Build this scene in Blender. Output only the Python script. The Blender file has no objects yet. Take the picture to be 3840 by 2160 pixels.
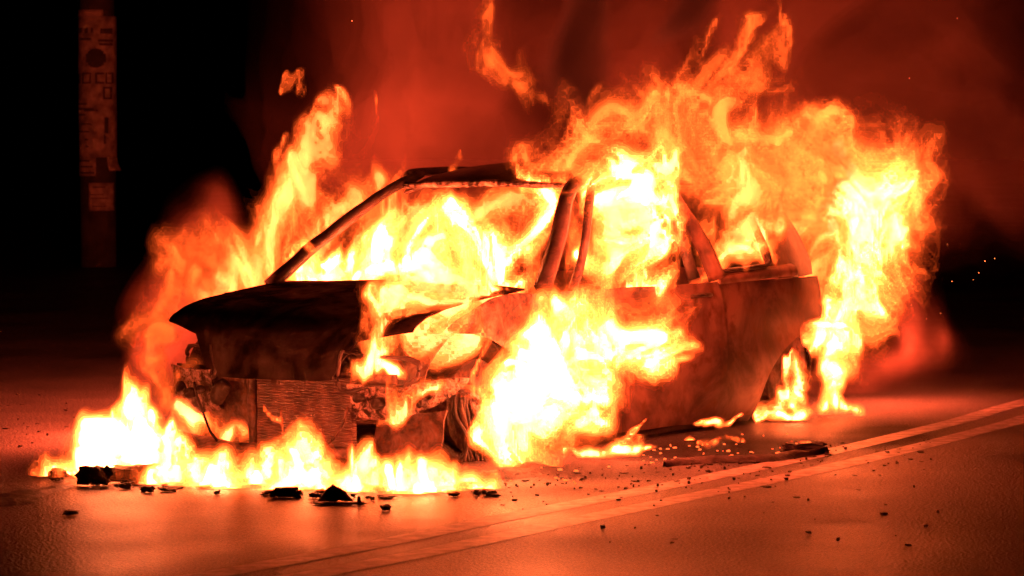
import bpy, bmesh, math, random
import numpy as np
from mathutils import Vector

random.seed(7)
S = bpy.context.scene
COL = S.collection

# ------------------------------------------------------------------ camera, sky, exposure
F_PX, CAM_H, PITCH, HALF = 12000.0, 1.39, 0.0455, 1920.0
CAR_X, CAR_Y, YAW = -1.13, 13.8, 0.62
cam_d = bpy.data.cameras.new("camera")
cam = bpy.data.objects.new("camera", cam_d); COL.objects.link(cam)
cam_d.sensor_width = 36.0
cam_d.lens = F_PX / 3840.0 * 36.0
cam_d.clip_end = 600.0
cam.location = (0, 0, CAM_H)
cam.rotation_euler = (math.pi / 2 - PITCH, 0, 0)
cam_d.dof.use_dof = True
cam_d.dof.focus_distance = 14.2
cam_d.dof.aperture_fstop = 8.0
S.camera = cam

world = bpy.data.worlds.new("World"); S.world = world
world.use_nodes = True
wn = world.node_tree.nodes
sky = wn.new("ShaderNodeTexSky"); sky.sky_type = 'NISHITA'; sky.sun_disc = False
sky.sun_elevation = math.radians(-8.0); sky.sun_rotation = math.radians(200)
world.node_tree.links.new(sky.outputs[0], wn["Background"].inputs[0])
wn["Background"].inputs[1].default_value = 0.02

S.view_settings.view_transform = 'Standard'
S.view_settings.look = 'None'
S.view_settings.exposure = 0.0
S.view_settings.gamma = 1.0
S.cycles.transparent_max_bounces = 1024
S.cycles.max_bounces = 5
S.cycles.diffuse_bounces = 2
S.cycles.glossy_bounces = 3
S.cycles.volume_bounces = 0
S.cycles.sample_clamp_indirect = 20.0
S.cycles.use_denoising = True

# ------------------------------------------------------------------ helpers
CY, SY = math.cos(YAW), math.sin(YAW)
CP, SP = math.cos(PITCH), math.sin(PITCH)

def W(u, v, z):
    """car coordinates (u back from the nose, v towards the seen side) to the world"""
    return Vector((CAR_X + u * SY + v * CY, CAR_Y + u * CY - v * SY, z))

def at(px, py, Y):
    """the world point at distance Y in front of the camera that the photo shows at px, py"""
    dx, dz = (px - 1920) / F_PX, (1080 - py) / F_PX
    k = Y / (CP + dz * SP)
    return Vector((dx * k, Y, CAM_H + (-SP + dz * CP) * k))

def on_ground(px, py, z=0.0):
    dx, dz = (px - 1920) / F_PX, (1080 - py) / F_PX
    k = (z - CAM_H) / (-SP + dz * CP)
    return Vector((dx * k, (CP + dz * SP) * k, z))

def tag(o, label=None, cat=None, group=None, kind=None):
    if label: o["label"] = label
    if cat: o["category"] = cat
    if group: o["group"] = group
    if kind: o["kind"] = kind
    return o

def link(name, me, mats=(), parent=None):
    o = bpy.data.objects.new(name, me); COL.objects.link(o)
    for m in mats if isinstance(mats, (list, tuple)) else [mats]:
        me.materials.append(m)
    if parent is not None: o.parent = parent
    return o

def empty(name, loc, rz=0.0):
    o = bpy.data.objects.new(name, None); COL.objects.link(o)
    o.location = loc; o.rotation_euler = (0, 0, rz); o.empty_display_size = .1
    return o

def mesh(name, vs, fs, smooth=True):
    me = bpy.data.meshes.new(name)
    me.from_pydata([tuple(v) for v in vs], [], fs)
    me.update()
    if smooth: me.polygons.foreach_set("use_smooth", [True] * len(me.polygons))
    return me

def catmull(pts, n):
    """resample a polyline (k,3) smoothly, n steps per span"""
    P = np.asarray(pts, float)
    if n <= 1 or len(P) < 3: 
        if n > 1 and len(P) == 2:
            t = np.linspace(0, 1, n + 1)[:, None]; return P[0] * (1 - t) + P[1] * t
        return P
    E = np.vstack([2 * P[0] - P[1], P, 2 * P[-1] - P[-2]])
    out = []
    for i in range(1, len(E) - 2):
        a, b, c, d = E[i - 1], E[i], E[i + 1], E[i + 2]
        for k in range(n):
            t = k / n
            out.append(.5 * (2 * b + (c - a) * t + (2 * a - 5 * b + 4 * c - d) * t * t + (-a + 3 * b - 3 * c + d) * t ** 3))
    out.append(P[-1])
    return np.array(out)

def grid_mesh(name, rows, nr=1, nc=1, wob=0.0, wscale=3.0, seed=0):
    R = np.asarray(rows, float)
    R = np.stack([catmull(r, nc) for r in R])
    R = np.stack([catmull(R[:, j], nr) for j in range(R.shape[1])], 1)
    a, b = R.shape[:2]
    V = R.reshape(-1, 3)
    if wob:
        V = V + wob * (np.stack([fbm(V * wscale + 11.3 * k + seed, 3) for k in range(3)], 1))
    fs = [(i * b + j, i * b + j + 1, (i + 1) * b + j + 1, (i + 1) * b + j) for i in range(a - 1) for j in range(b - 1)]
    return mesh(name, V, fs)

def car(u, v, z): return (u, -v, z)

def sheet(name, rows, mat, parent, th=.006, nr=3, nc=3, wob=.006, seed=0):
    """a panel of bent metal through the given car points"""
    o = link(name, grid_mesh(name, [[car(*p) for p in r] for r in rows], nr, nc, wob, 3.0, seed), mat, parent)
    m = o.modifiers.new("solid", 'SOLIDIFY'); m.thickness = th; m.offset = 0
    m = o.modifiers.new("split", 'EDGE_SPLIT'); m.split_angle = math.radians(40)
    return o

def bar_mesh(name, pts, r, n=3, seg=8, flat=1.0, wob=0.0):
    """a swept bar of radius r (number or list) along pts; flat squeezes it across"""
    P = catmull(pts, n)
    rr = np.interp(np.linspace(0, 1, len(P)), np.linspace(0, 1, len(np.atleast_1d(r)) if np.ndim(r) else 2), r if np.ndim(r) else [r, r])
    T = np.gradient(P, axis=0); T /= np.linalg.norm(T, axis=1)[:, None] + 1e-9
    ref = np.array([0, 0, 1.0]) if abs(T[:, 2]).mean() < .8 else np.array([1.0, 0, 0])
    V, fs = [], []
    for i, (p, t) in enumerate(zip(P, T)):
        a = np.cross(t, ref); a /= np.linalg.norm(a) + 1e-9
        b = np.cross(a, t)
        for k in range(seg):
            w = 2 * math.pi * (k + .5) / seg
            V.append(p + rr[i] * (a * math.cos(w) + flat * b * math.sin(w)))
    V = np.array(V)
    if wob: V = V + wob * np.stack([fbm(V * 9 + 7 * k, 2) for k in range(3)], 1)
    for i in range(len(P) - 1):
        for k in range(seg):
            k2 = (k + 1) % seg
            fs.append((i * seg + k, i * seg + k2, (i + 1) * seg + k2, (i + 1) * seg + k))
    fs.append(tuple(range(seg))[::-1]); fs.append(tuple((len(P) - 1) * seg + k for k in range(seg)))
    return mesh(name, V, fs)

def bar(name, pts, r, mat, parent=None, n=3, seg=8, flat=1.0, wob=0.0, carspace=True):
    return link(name, bar_mesh(name, [car(*p) for p in pts] if carspace else pts, r, n, seg, flat, wob), mat, parent)

def lump_mesh(name, size, seed, n=2, rough=.25, cut=True):
    """a broken chunk: a bevelled box bent and chipped by noise, standing on z = 0"""
    bm = bmesh.new()
    bmesh.ops.create_cube(bm, size=1.0)
    bmesh.ops.subdivide_edges(bm, edges=bm.edges[:], cuts=n, use_grid_fill=True)
    V = np.array([v.co[:] for v in bm.verts])
    N = np.stack([fbm(V * 1.6 + seed * 3.7 + 5 * k, 3) for k in range(3)], 1)
    V = V + rough * N + rough * .45 * np.stack([fbm(V * 4.3 + seed * 1.7 + 9 * k, 2) for k in range(3)], 1)
    V = V * np.array(size)
    V[:, 2] -= V[:, 2].min()
    for v, c in zip(bm.verts, V): v.co = c
    me = bpy.data.meshes.new(name); bm.to_mesh(me); bm.free()
    return me

# ---- value noise on a random lattice
RNG = np.random.default_rng(5)
LAT = RNG.uniform(-1, 1, (64, 64, 64)).astype(np.float32)

def vnoise(p):
    p = np.asarray(p, np.float32)
    i = np.floor(p).astype(np.int32); f = p - i
    f = f * f * f * (f * (f * 6 - 15) + 10)
    i0 = i & 63; i1 = (i + 1) & 63
    x0, y0, z0 = i0[..., 0], i0[..., 1], i0[..., 2]; x1, y1, z1 = i1[..., 0], i1[..., 1], i1[..., 2]
    fx, fy, fz = f[..., 0], f[..., 1], f[..., 2]
    a = LAT[x0, y0, z0]; a = a + (LAT[x1, y0, z0] - a) * fx
    b = LAT[x0, y1, z0]; b = b + (LAT[x1, y1, z0] - b) * fx
    c = LAT[x0, y0, z1]; c = c + (LAT[x1, y0, z1] - c) * fx
    d = LAT[x0, y1, z1]; d = d + (LAT[x1, y1, z1] - d) * fx
    a = a + (b - a) * fy; c = c + (d - c) * fy
    return a + (c - a) * fz

def fbm(p, octaves=3, gain=.5):
    s, a, t = 0, 1.0, 0.0
    p = np.asarray(p, np.float32)
    for k in range(octaves):
        s = s + a * vnoise(p * (2.03 ** k) + 17.1 * k); t += a; a *= gain
    return s / t * 1.6

# ------------------------------------------------------------------ materials
def new_mat(name):
    m = bpy.data.materials.new(name); m.use_nodes = True
    return m, m.node_tree.nodes, m.node_tree.links, m.node_tree.nodes["Principled BSDF"]

def burnt(name, dark, light, rust, scale=6.0, rough=.65, metal=.15, bump=.3, spec=.4):
    """soot, ash and rust mottled over bare sheet metal"""
    m, n, l, b = new_mat(name)
    tc = n.new("ShaderNodeTexCoord")
    t1 = n.new("ShaderNodeTexNoise"); t1.inputs["Scale"].default_value = scale; t1.inputs["Detail"].default_value = 6; t1.inputs["Roughness"].default_value = .62; t1.inputs["Distortion"].default_value = .6
    t2 = n.new("ShaderNodeTexNoise"); t2.inputs["Scale"].default_value = scale * 4.7; t2.inputs["Detail"].default_value = 5
    l.new(tc.outputs["Object"], t1.inputs["Vector"]); l.new(tc.outputs["Object"], t2.inputs["Vector"])
    r1 = n.new("ShaderNodeValToRGB"); r1.color_ramp.elements[0].position = .42; r1.color_ramp.elements[1].position = .66
    r1.color_ramp.elements[0].color = (*dark, 1); r1.color_ramp.elements[1].color = (*light, 1)
    r2 = n.new("ShaderNodeValToRGB"); r2.color_ramp.elements[0].position = .52; r2.color_ramp.elements[1].position = .68
    l.new(t1.outputs["Fac"], r1.inputs["Fac"]); l.new(t2.outputs["Fac"], r2.inputs["Fac"])
    mx = n.new("ShaderNodeMixRGB"); mx.inputs[2].default_value = (*rust, 1)
    l.new(r2.outputs["Color"], mx.inputs[0]); l.new(r1.outputs["Color"], mx.inputs[1])
    l.new(mx.outputs[0], b.inputs["Base Color"])
    b.inputs["Roughness"].default_value = rough; b.inputs["Metallic"].default_value = metal
    b.inputs["Specular IOR Level"].default_value = spec
    if bump:
        bp = n.new("ShaderNodeBump"); bp.inputs["Strength"].default_value = bump; bp.inputs["Distance"].default_value = .01
        l.new(t2.outputs["Fac"], bp.inputs["Height"]); l.new(bp.outputs[0], b.inputs["Normal"])
    return m

M_PANEL = burnt("scorched_paint", (.05, .034, .029), (.24, .15, .115), (.10, .05, .032), 2.8, .55, .1, .3)
M_HOOD = burnt("sooty_hood", (.004, .0035, .003), (.034, .028, .024), (.012, .009, .008), 3.2, .8, .0, .2, .0)
M_FRAME = burnt("sooty_frame", (.02, .018, .016), (.06, .05, .045), (.05, .035, .025), 8.0, .5, .1, .2)
M_RUST = burnt("rusted_metal", (.02, .016, .014), (.13, .095, .075), (.07, .035, .02), 9.0, .75, .1, .9)
M_ASH = burnt("ashen_metal", (.012, .01, .009), (.34, .28, .24), (.02, .016, .014), 20.0, .85, 0, 1.0)
M_CHAR = burnt("charred_plastic", (.012, .011, .01), (.035, .03, .028), (.03, .022, .018), 12.0, .6, 0, .5)
M_RUBBER = burnt("burnt_rubber", (.012, .011, .01), (.05, .045, .04), (.07, .05, .04), 18.0, .8, 0, .6)
M_DEBRIS = burnt("road_debris", (.012, .011, .01), (.05, .045, .04), (.04, .03, .02), 30.0, .7, 0, .4)

def asphalt():
    m, n, l, b = new_mat("asphalt")
    tc = n.new("ShaderNodeTexCoord")
    def noise(scale, detail, rough=.55):
        t = n.new("ShaderNodeTexNoise"); t.inputs["Scale"].default_value = scale; t.inputs["Detail"].default_value = detail; t.inputs["Roughness"].default_value = rough
        l.new(tc.outputs["Object"], t.inputs["Vector"]); return t
    def ramp(src, p0, c0, p1, c1):
        r = n.new("ShaderNodeValToRGB"); r.color_ramp.elements[0].position = p0; r.color_ramp.elements[1].position = p1
        r.color_ramp.elements[0].color = (c0, c0, c0 * .97, 1); r.color_ramp.elements[1].color = (c1, c1, c1 * .97, 1)
        l.new(src, r.inputs["Fac"]); return r
    big = noise(.7, 6, .6); mid = noise(40, 3); gn = noise(95, 3, .7)
    gr = n.new("ShaderNodeTexVoronoi"); gr.inputs["Scale"].default_value = 85; l.new(tc.outputs["Object"], gr.inputs["Vector"])
    r = ramp(big.outputs["Fac"], .35, .028, .68, .075)
    g2 = ramp(gn.outputs["Fac"], .38, .2, .64, 2.0)
    mx = n.new("ShaderNodeMixRGB"); mx.blend_type = 'MULTIPLY'; mx.inputs[0].default_value = 1
    l.new(r.outputs[0], mx.inputs[1]); l.new(g2.outputs[0], mx.inputs[2])
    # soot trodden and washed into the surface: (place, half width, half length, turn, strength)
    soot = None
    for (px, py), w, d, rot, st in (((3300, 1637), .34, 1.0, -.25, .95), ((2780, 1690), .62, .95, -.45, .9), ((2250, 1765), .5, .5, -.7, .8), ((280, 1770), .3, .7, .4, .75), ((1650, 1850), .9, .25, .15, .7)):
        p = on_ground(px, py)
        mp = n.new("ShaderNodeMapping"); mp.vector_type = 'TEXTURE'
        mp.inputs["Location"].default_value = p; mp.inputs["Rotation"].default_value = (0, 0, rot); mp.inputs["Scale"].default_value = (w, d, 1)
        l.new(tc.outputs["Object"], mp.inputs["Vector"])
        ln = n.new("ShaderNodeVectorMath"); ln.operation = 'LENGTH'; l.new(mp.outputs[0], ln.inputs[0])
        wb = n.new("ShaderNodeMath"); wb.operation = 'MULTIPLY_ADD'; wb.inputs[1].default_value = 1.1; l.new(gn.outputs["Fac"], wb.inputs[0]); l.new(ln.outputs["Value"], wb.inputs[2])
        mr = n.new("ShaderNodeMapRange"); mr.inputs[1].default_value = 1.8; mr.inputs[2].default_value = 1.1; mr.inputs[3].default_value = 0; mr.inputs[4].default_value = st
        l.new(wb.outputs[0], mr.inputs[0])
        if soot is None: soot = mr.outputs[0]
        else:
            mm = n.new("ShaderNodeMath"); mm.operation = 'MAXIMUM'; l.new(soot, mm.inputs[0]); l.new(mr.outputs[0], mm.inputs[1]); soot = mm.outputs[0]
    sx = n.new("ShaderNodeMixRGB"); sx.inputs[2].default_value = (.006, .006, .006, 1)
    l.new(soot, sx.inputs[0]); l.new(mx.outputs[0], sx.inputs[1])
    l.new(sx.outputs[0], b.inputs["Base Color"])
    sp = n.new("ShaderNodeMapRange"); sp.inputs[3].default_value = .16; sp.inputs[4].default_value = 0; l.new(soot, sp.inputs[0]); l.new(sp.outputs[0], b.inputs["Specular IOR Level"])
    rr = n.new("ShaderNodeMapRange"); rr.inputs[1].default_value = .35; rr.inputs[2].default_value = .7; rr.inputs[3].default_value = .36; rr.inputs[4].default_value = .6
    l.new(big.outputs["Fac"], rr.inputs[0]); l.new(rr.outputs[0], b.inputs["Roughness"])
    ad = n.new("ShaderNodeMath"); ad.operation = 'ADD'
    l.new(gr.outputs["Distance"], ad.inputs[0]); l.new(gn.outputs["Fac"], ad.inputs[1])
    a3 = n.new("ShaderNodeMath"); a3.operation = 'ADD'
    l.new(ad.outputs[0], a3.inputs[0]); l.new(mid.outputs["Fac"], a3.inputs[1])
    bp = n.new("ShaderNodeBump"); bp.inputs["Strength"].default_value = .8; bp.inputs["Distance"].default_value = .005
    l.new(a3.outputs[0], bp.inputs["Height"]); l.new(bp.outputs[0], b.inputs["Normal"])
    return m

def paint_line():
    m, n, l, b = new_mat("worn_line_paint")
    tc = n.new("ShaderNodeTexCoord")
    t = n.new("ShaderNodeTexNoise"); t.inputs["Scale"].default_value = 14; t.inputs["Detail"].default_value = 8; t.inputs["Roughness"].default_value = .7
    l.new(tc.outputs["Object"], t.inputs["Vector"])
    r = n.new("ShaderNodeValToRGB"); r.color_ramp.elements[0].position = .40; r.color_ramp.elements[1].position = .62
    r.color_ramp.elements[0].color = (.035, .034, .033, 1); r.color_ramp.elements[1].color = (.22, .21, .20, 1)
    l.new(t.outputs["Fac"], r.inputs["Fac"]); l.new(r.outputs[0], b.inputs["Base Color"])
    b.inputs["Roughness"].default_value = .5
    bp = n.new("ShaderNodeBump"); bp.inputs["Strength"].default_value = .3; bp.inputs["Distance"].default_value = .004
    g = n.new("ShaderNodeTexNoise"); g.inputs["Scale"].default_value = 160; l.new(tc.outputs["Object"], g.inputs["Vector"])
    l.new(g.outputs["Fac"], bp.inputs["Height"]); l.new(bp.outputs[0], b.inputs["Normal"])
    return m

def plain(name, col, rough=.7, noise=.3, scale=20):
    m, n, l, b = new_mat(name)
    tc = n.new("ShaderNodeTexCoord")
    t = n.new("ShaderNodeTexNoise"); t.inputs["Scale"].default_value = scale; t.inputs["Detail"].default_value = 5
    l.new(tc.outputs["Object"], t.inputs["Vector"])
    r = n.new("ShaderNodeValToRGB")
    r.color_ramp.elements[0].position = .3; r.color_ramp.elements[1].position = .7
    r.color_ramp.elements[0].color = (*[c * (1 - noise) for c in col], 1); r.color_ramp.elements[1].color = (*[c * (1 + noise) for c in col], 1)
    l.new(t.outputs["Fac"], r.inputs["Fac"]); l.new(r.outputs[0], b.inputs["Base Color"])
    b.inputs["Roughness"].default_value = rough
    return m

FIRE = (1.0, .093, .0125)

def flame_mat(name, E, absorb, sheet_E=0.0, glow=FIRE):
    """glowing gas: even emission through the volume, with a little soot"""
    m = bpy.data.materials.new(name); m.use_nodes = True
    n, l = m.node_tree.nodes, m.node_tree.links
    n.clear()
    out = n.new("ShaderNodeOutputMaterial")
    em = n.new("ShaderNodeEmission"); em.inputs[0].default_value = (*glow, 1); em.inputs[1].default_value = E
    ab = n.new("ShaderNodeVolumeAbsorption"); ab.inputs[0].default_value = (0, 0, 0, 1); ab.inputs[1].default_value = absorb
    ad = n.new("ShaderNodeAddShader")
    l.new(em.outputs[0], ad.inputs[0]); l.new(ab.outputs[0], ad.inputs[1]); l.new(ad.outputs[0], out.inputs["Volume"])
    if sheet_E > 0:
        # the thin burning skin: a luminous film looks brighter where one looks along it
        tr = n.new("ShaderNodeBsdfTransparent")
        ge = n.new("ShaderNodeNewGeometry")
        dt = n.new("ShaderNodeVectorMath"); dt.operation = 'DOT_PRODUCT'
        l.new(ge.outputs["Normal"], dt.inputs[0]); l.new(ge.outputs["Incoming"], dt.inputs[1])
        ab_ = n.new("ShaderNodeMath"); ab_.operation = 'ABSOLUTE'; l.new(dt.outputs["Value"], ab_.inputs[0])
        mx = n.new("ShaderNodeMath"); mx.operation = 'MAXIMUM'; mx.inputs[1].default_value = .14; l.new(ab_.outputs[0], mx.inputs[0])
        dv = n.new("ShaderNodeMath"); dv.operation = 'DIVIDE'; dv.inputs[0].default_value = sheet_E; l.new(mx.outputs[0], dv.inputs[1])
        e2 = n.new("ShaderNodeEmission"); e2.inputs[0].default_value = (*glow, 1); l.new(dv.outputs[0], e2.inputs[1])
        a2 = n.new("ShaderNodeAddShader")
        l.new(tr.outputs[0], a2.inputs[0]); l.new(e2.outputs[0], a2.inputs[1]); l.new(a2.outputs[0], out.inputs["Surface"])
    m.cycles.homogeneous_volume = True
    m.cycles.emission_sampling = 'NONE'
    return m

# ------------------------------------------------------------------ ground
road_me = grid_mesh("road", [[(x, y, 0) for x in (-120, -40, -8, 8, 40, 120)] for y in (-20, 6, 20, 60, 250)])
road = link("road", road_me, asphalt()); tag(road, kind="structure")

def strip(name, left, right, z, mat):
    A, B = catmull(left, 8), catmull(right, 8)
    V = [W(p[0], p[1], z) for q in zip(A, B) for p in q]
    me = mesh(name, V, [(2 * i, 2 * i + 1, 2 * i + 3, 2 * i + 2) for i in range(len(A) - 1)])
    return link(name, me, mat)

LINE = [(-6, 2.55), (-2.62, 2.53), (-.9, 2.385), (.58, 2.26), (1.84, 2.12), (3.1, 1.93), (4.2, 1.72), (7.0, 1.0), (12, -1.2), (20, -6)]
M_LINE = paint_line()
def offs(d): return [(u, v - d, 0) for u, v in LINE]
for d0, d1 in ((0.0, .13), (.27, .40)):
    tag(strip("road_marking", offs(d0), offs(d1), .0015, M_LINE), kind="structure")

# ------------------------------------------------------------------ the car
CAR = empty("burning_car", (CAR_X, CAR_Y, 0), math.atan2(CY, SY))
tag(CAR, "burnt-out three-door hatchback, sooty and windowless, in flames on the road", "car")

# hood
def hood_pt(v, t):
    prof = np.array([(1.13, .745), (.95, .733), (.75, .712), (.55, .686), (.38, .655), (.25, .618), (.165, .565), (.125, .49), (.108, .42), (.10, .362)])
    a = abs(v) / .69
    u, z = [np.interp(t, np.linspace(0, 1, len(prof)), prof[:, k]) for k in (0, 1)]
    fr = min(max((t - .35) / .65, 0), 1)
    u = u + fr * .17 * a ** 2.6 - (1 - fr) * .05 * a * a + (.10 * (1 - t) * 0)
    z = z - .012 * a ** 2.4 - .0 * a
    return u, v, z
rows = []
vs = np.linspace(-.69, .69, 25)
for k in range(22):
    t = k / 21
    row = []
    for v in vs:
        a = abs(v)
        tmax = 1.0 if a < .34 else (1.0 - .30 * min((a - .34) / .10, 1) if a < .44 else .70 - .10 * (a - .44) / .25)
        row.append(hood_pt(v, t * tmax))
    rows.append(row)
sheet("hood", rows, M_HOOD, CAR, .008, 1, 1, .006, 3)

# roof and windscreen surround
def rail(side):
    s_ = side
    return s_
roof_rows = []
for u, zc, hw in ((1.74, 1.205, .545), (1.80, 1.232, .56), (1.95, 1.265, .575), (2.3, 1.292, .585), (2.75, 1.275, .58), (3.1, 1.225, .57), (3.3, 1.165, .56)):
    roof_rows.append([(u + .07 * (x * x), hw * x, zc - .045 * abs(x) ** 3.0 - .015 * x * x) for x in np.linspace(-1, 1, 9)])
sheet("roof", roof_rows, M_FRAME, CAR, .012, 3, 2, .006, 9)
bar("windscreen_header", [(1.80, -.545, 1.178), (1.745, -.3, 1.19), (1.73, 0, 1.195), (1.745, .3, 1.19), (1.80, .545, 1.178)], .02, M_ASH, CAR, 4, 6, .8, .004)
for s_ in (-1, 1):
    bar("windscreen_pillar", [(.96, s_ * .685, .725), (1.2, s_ * .655, .875), (1.45, s_ * .615, 1.02), (1.66, s_ * .58, 1.13), (1.80, s_ * .555, 1.19), (1.95, s_ * .56, 1.235)] if s_ < 0 else
        [(1.22, .69, .735), (1.32, .668, .86), (1.42, .645, 1.0), (1.50, .62, 1.12), (1.62, .59, 1.205), (1.8, .575, 1.235)], [.044, .042, .04, .036, .03], M_FRAME, CAR, 4, 6, .75, .004)
    bar("roof_rail", [(1.62, s_ * .585, 1.205) if s_ > 0 else (1.86, -.57, 1.22), (1.95, s_ * .597, 1.24), (2.4, s_ * .605, 1.245), (2.9, s_ * .60, 1.21), (3.25, s_ * .59, 1.15)], .022, M_FRAME, CAR, 4, 6, 1, .003)
    # door window frame
    if s_ > 0: bar("door_window_frame", [(1.33, s_ * .775, .715), (1.46, s_ * .735, .86), (1.555, s_ * .70, .985), (1.655, s_ * .652, 1.17), (1.70, s_ * .64, 1.205), (1.80, s_ * .632, 1.222), (2.2, s_ * .625, 1.225), (2.235, s_ * .636, 1.185), (2.34, s_ * .705, .95), (2.375, s_ * .76, .735)], [.021, .021, .022, .024, .032], M_FRAME, CAR, 4, 6, 1, .004)
    bar("door_pillar", [(2.27, s_ * .625, 1.225), (2.36, s_ * .655, 1.12), (2.47, s_ * .70, .97), (2.54, s_ * .735, .85), (2.575, s_ * .77, .73)], [.034, .04, .046], M_PANEL, CAR, 4, 6, .8, .003)
    # quarter panel: rear side with the wheel arch cut out
    lv = [(.04, 2.44, 2.944), (.12, 2.52, 2.967), (.24, 2.56, 3.035), (.33, 2.57, 3.127), (.41, 2.565, 3.29), (.432, 2.56, 3.40), (.50, 2.55, 3.62), (.62, 2.55, 3.64), (.71, 2.52, 3.61)]
    side_v = lambda z: np.interp(z, [.03, .1, .3, .55, .73, .76, 1.25], [.745, .775, .80, .80, .775, .765, .585])
    rows = [[(u, s_ * (side_v(z) - .008 - (0 if u < 3.35 else (u - 3.35) * .2)), z) for u in np.linspace(a, b, 9)] for z, a, b in lv]
    sheet("quarter_panel", rows, M_PANEL, CAR, .008, 3, 2, .005, 20 + s_)
    # the pillar behind the quarter window, its sill and the rear edge
    rows = [[(u, s_ * (side_v(z) - max(0, u - 3.35) * .35), z) for u in np.linspace(a, b, 5)] for z, a, b in
            ((.715, 2.575, 3.60), (.755, 2.57, 3.57))]
    sheet("window_sill", [[(u, s_ * (side_v(z) + o - max(0, u - 3.35) * .35), z + .028 * (u - 2.57)) for u in np.linspace(2.57, 3.30, 6)] for z, o in ((.705, .004), (.725, .012), (.75, .008), (.765, -.02))], M_PANEL, CAR, .01, 2, 2, .003, 5)
    sheet("rear_pillar", [[(a + (b - a) * k / 4, s_ * (side_v(z) + .002 - max(0, a + (b - a) * k / 4 - 3.3) * .3), z) for k in range(5)] for z, a, b in
          ((.715, 3.12, 3.63), (.77, 3.08, 3.655), (.80, 3.05, 3.655), (.86, 3.04, 3.63), (.95, 3.03, 3.56), (1.02, 3.01, 3.47), (1.09, 2.97, 3.38), (1.16, 2.88, 3.30))], M_PANEL, CAR, .012, 2, 2, .004, 30 + s_)
    bar("rear_window_seal", [(2.60, s_ * .777, .765), (2.85, s_ * .779, .775), (3.03, s_ * .779, .787), (3.06, s_ * .766, .83), (3.03, s_ * .722, .95), (2.99, s_ * .672, 1.07), (2.9, s_ * .63, 1.17), (2.4, s_ * .625, 1.2)], .012, M_FRAME, CAR, 4, 6, 1, .003)
    # door
    dv = [(.045, 1.30, 2.54), (.12, 1.20, 2.585), (.3, 1.14, 2.615), (.45, 1.12, 2.615), (.6, 1.14, 2.60), (.68, 1.17, 2.58), (.72, 1.22, 2.565)]
    door = sheet("door", [[(u, s_ * (side_v(z) + .004), z) for u in np.linspace(a + .008, b - .012, 9)] for z, a, b in dv], M_PANEL, CAR, .008, 3, 2, .006, 40 + s_)
    bar("door_handle", [(2.30, s_ * .787, .655), (2.36, s_ * .806, .66), (2.44, s_ * .806, .66), (2.49, s_ * .787, .657)], .011, M_FRAME, CAR, 3, 6)
    sheet("door_sill", [[(u, s_ * v, z) for u in np.linspace(.95, 2.93, 8)] for v, z in ((.70, .03), (.735, .02), (.742, .05), (.735, .085))], M_FRAME, CAR, .008, 2, 2, .006, 50)
    # front wing, mostly burnt away over the wheel
    wv = [(.30, .96, 1.13), (.40, .90, 1.11), (.48, .80, 1.115), (.55, .62, 1.13), (.61, .46, 1.16), (.66, .50, 1.19), (.715, .72, 1.22)]
    sheet("front_wing", [[(u, s_ * (side_v(z) - .02 - max(0, .7 - u) * .25), z + (0 if z < .6 else -.10 * max(0, .9 - u))) for u in np.linspace(a, b, 7)] for z, a, b in wv], M_RUST, CAR, .008, 2, 2, .014, 60 + s_)
    # wheels: bare rims with scraps of tyre
    for u, nm in ((.66, 'front'), (3.33, 'rear')):
        cz = .235
        hub = [(u, s_ * v, cz) for v in (.56, .60, .72, .735)]
        wobj = bar("wheel", [(u, s_ * .55, cz), (u, s_ * .60, cz), (u, s_ * .68, cz), (u, s_ * .72, cz)], [.21, .19, .19, .21], M_RUST, CAR, 2, 28, 1, .006)
        bar("hub", [(u, s_ * .66, cz), (u, s_ * .735, cz), (u, s_ * .75, cz)], [.09, .07, .03], M_ASH, wobj, 2, 14)
        bar("tyre", [(u + .03 + .24 * math.cos(a), s_ * (.65 + .02 * math.sin(3 * a)), cz + .01 + .235 * math.sin(a)) for a in np.linspace(-2.6, -.5, 9)], [.02, .05, .055, .05, .02], M_RUBBER, wobj, 3, 8, .6, .02)

# tailgate and rear bumper
sheet("tailgate", [[(u + .06 * (1 - x * x), .56 * x * w, z) for x in np.linspace(-1, 1, 7)] for u, w, z in ((3.53, 1.15, .25), (3.56, 1.2, .45), (3.555, 1.2, .62), (3.53, 1.15, .74))], M_PANEL, CAR, .01, 3, 2, .008, 70)
sheet("rear_bumper", [[(u + .05 * (1 - x * x) - .12 * abs(x) ** 4, .74 * x, z) for x in np.linspace(-1, 1, 9)] for u, z in ((3.58, .12), (3.64, .2), (3.64, .3), (3.6, .34))], M_CHAR, CAR, .01, 3, 2, .012, 71)
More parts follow.
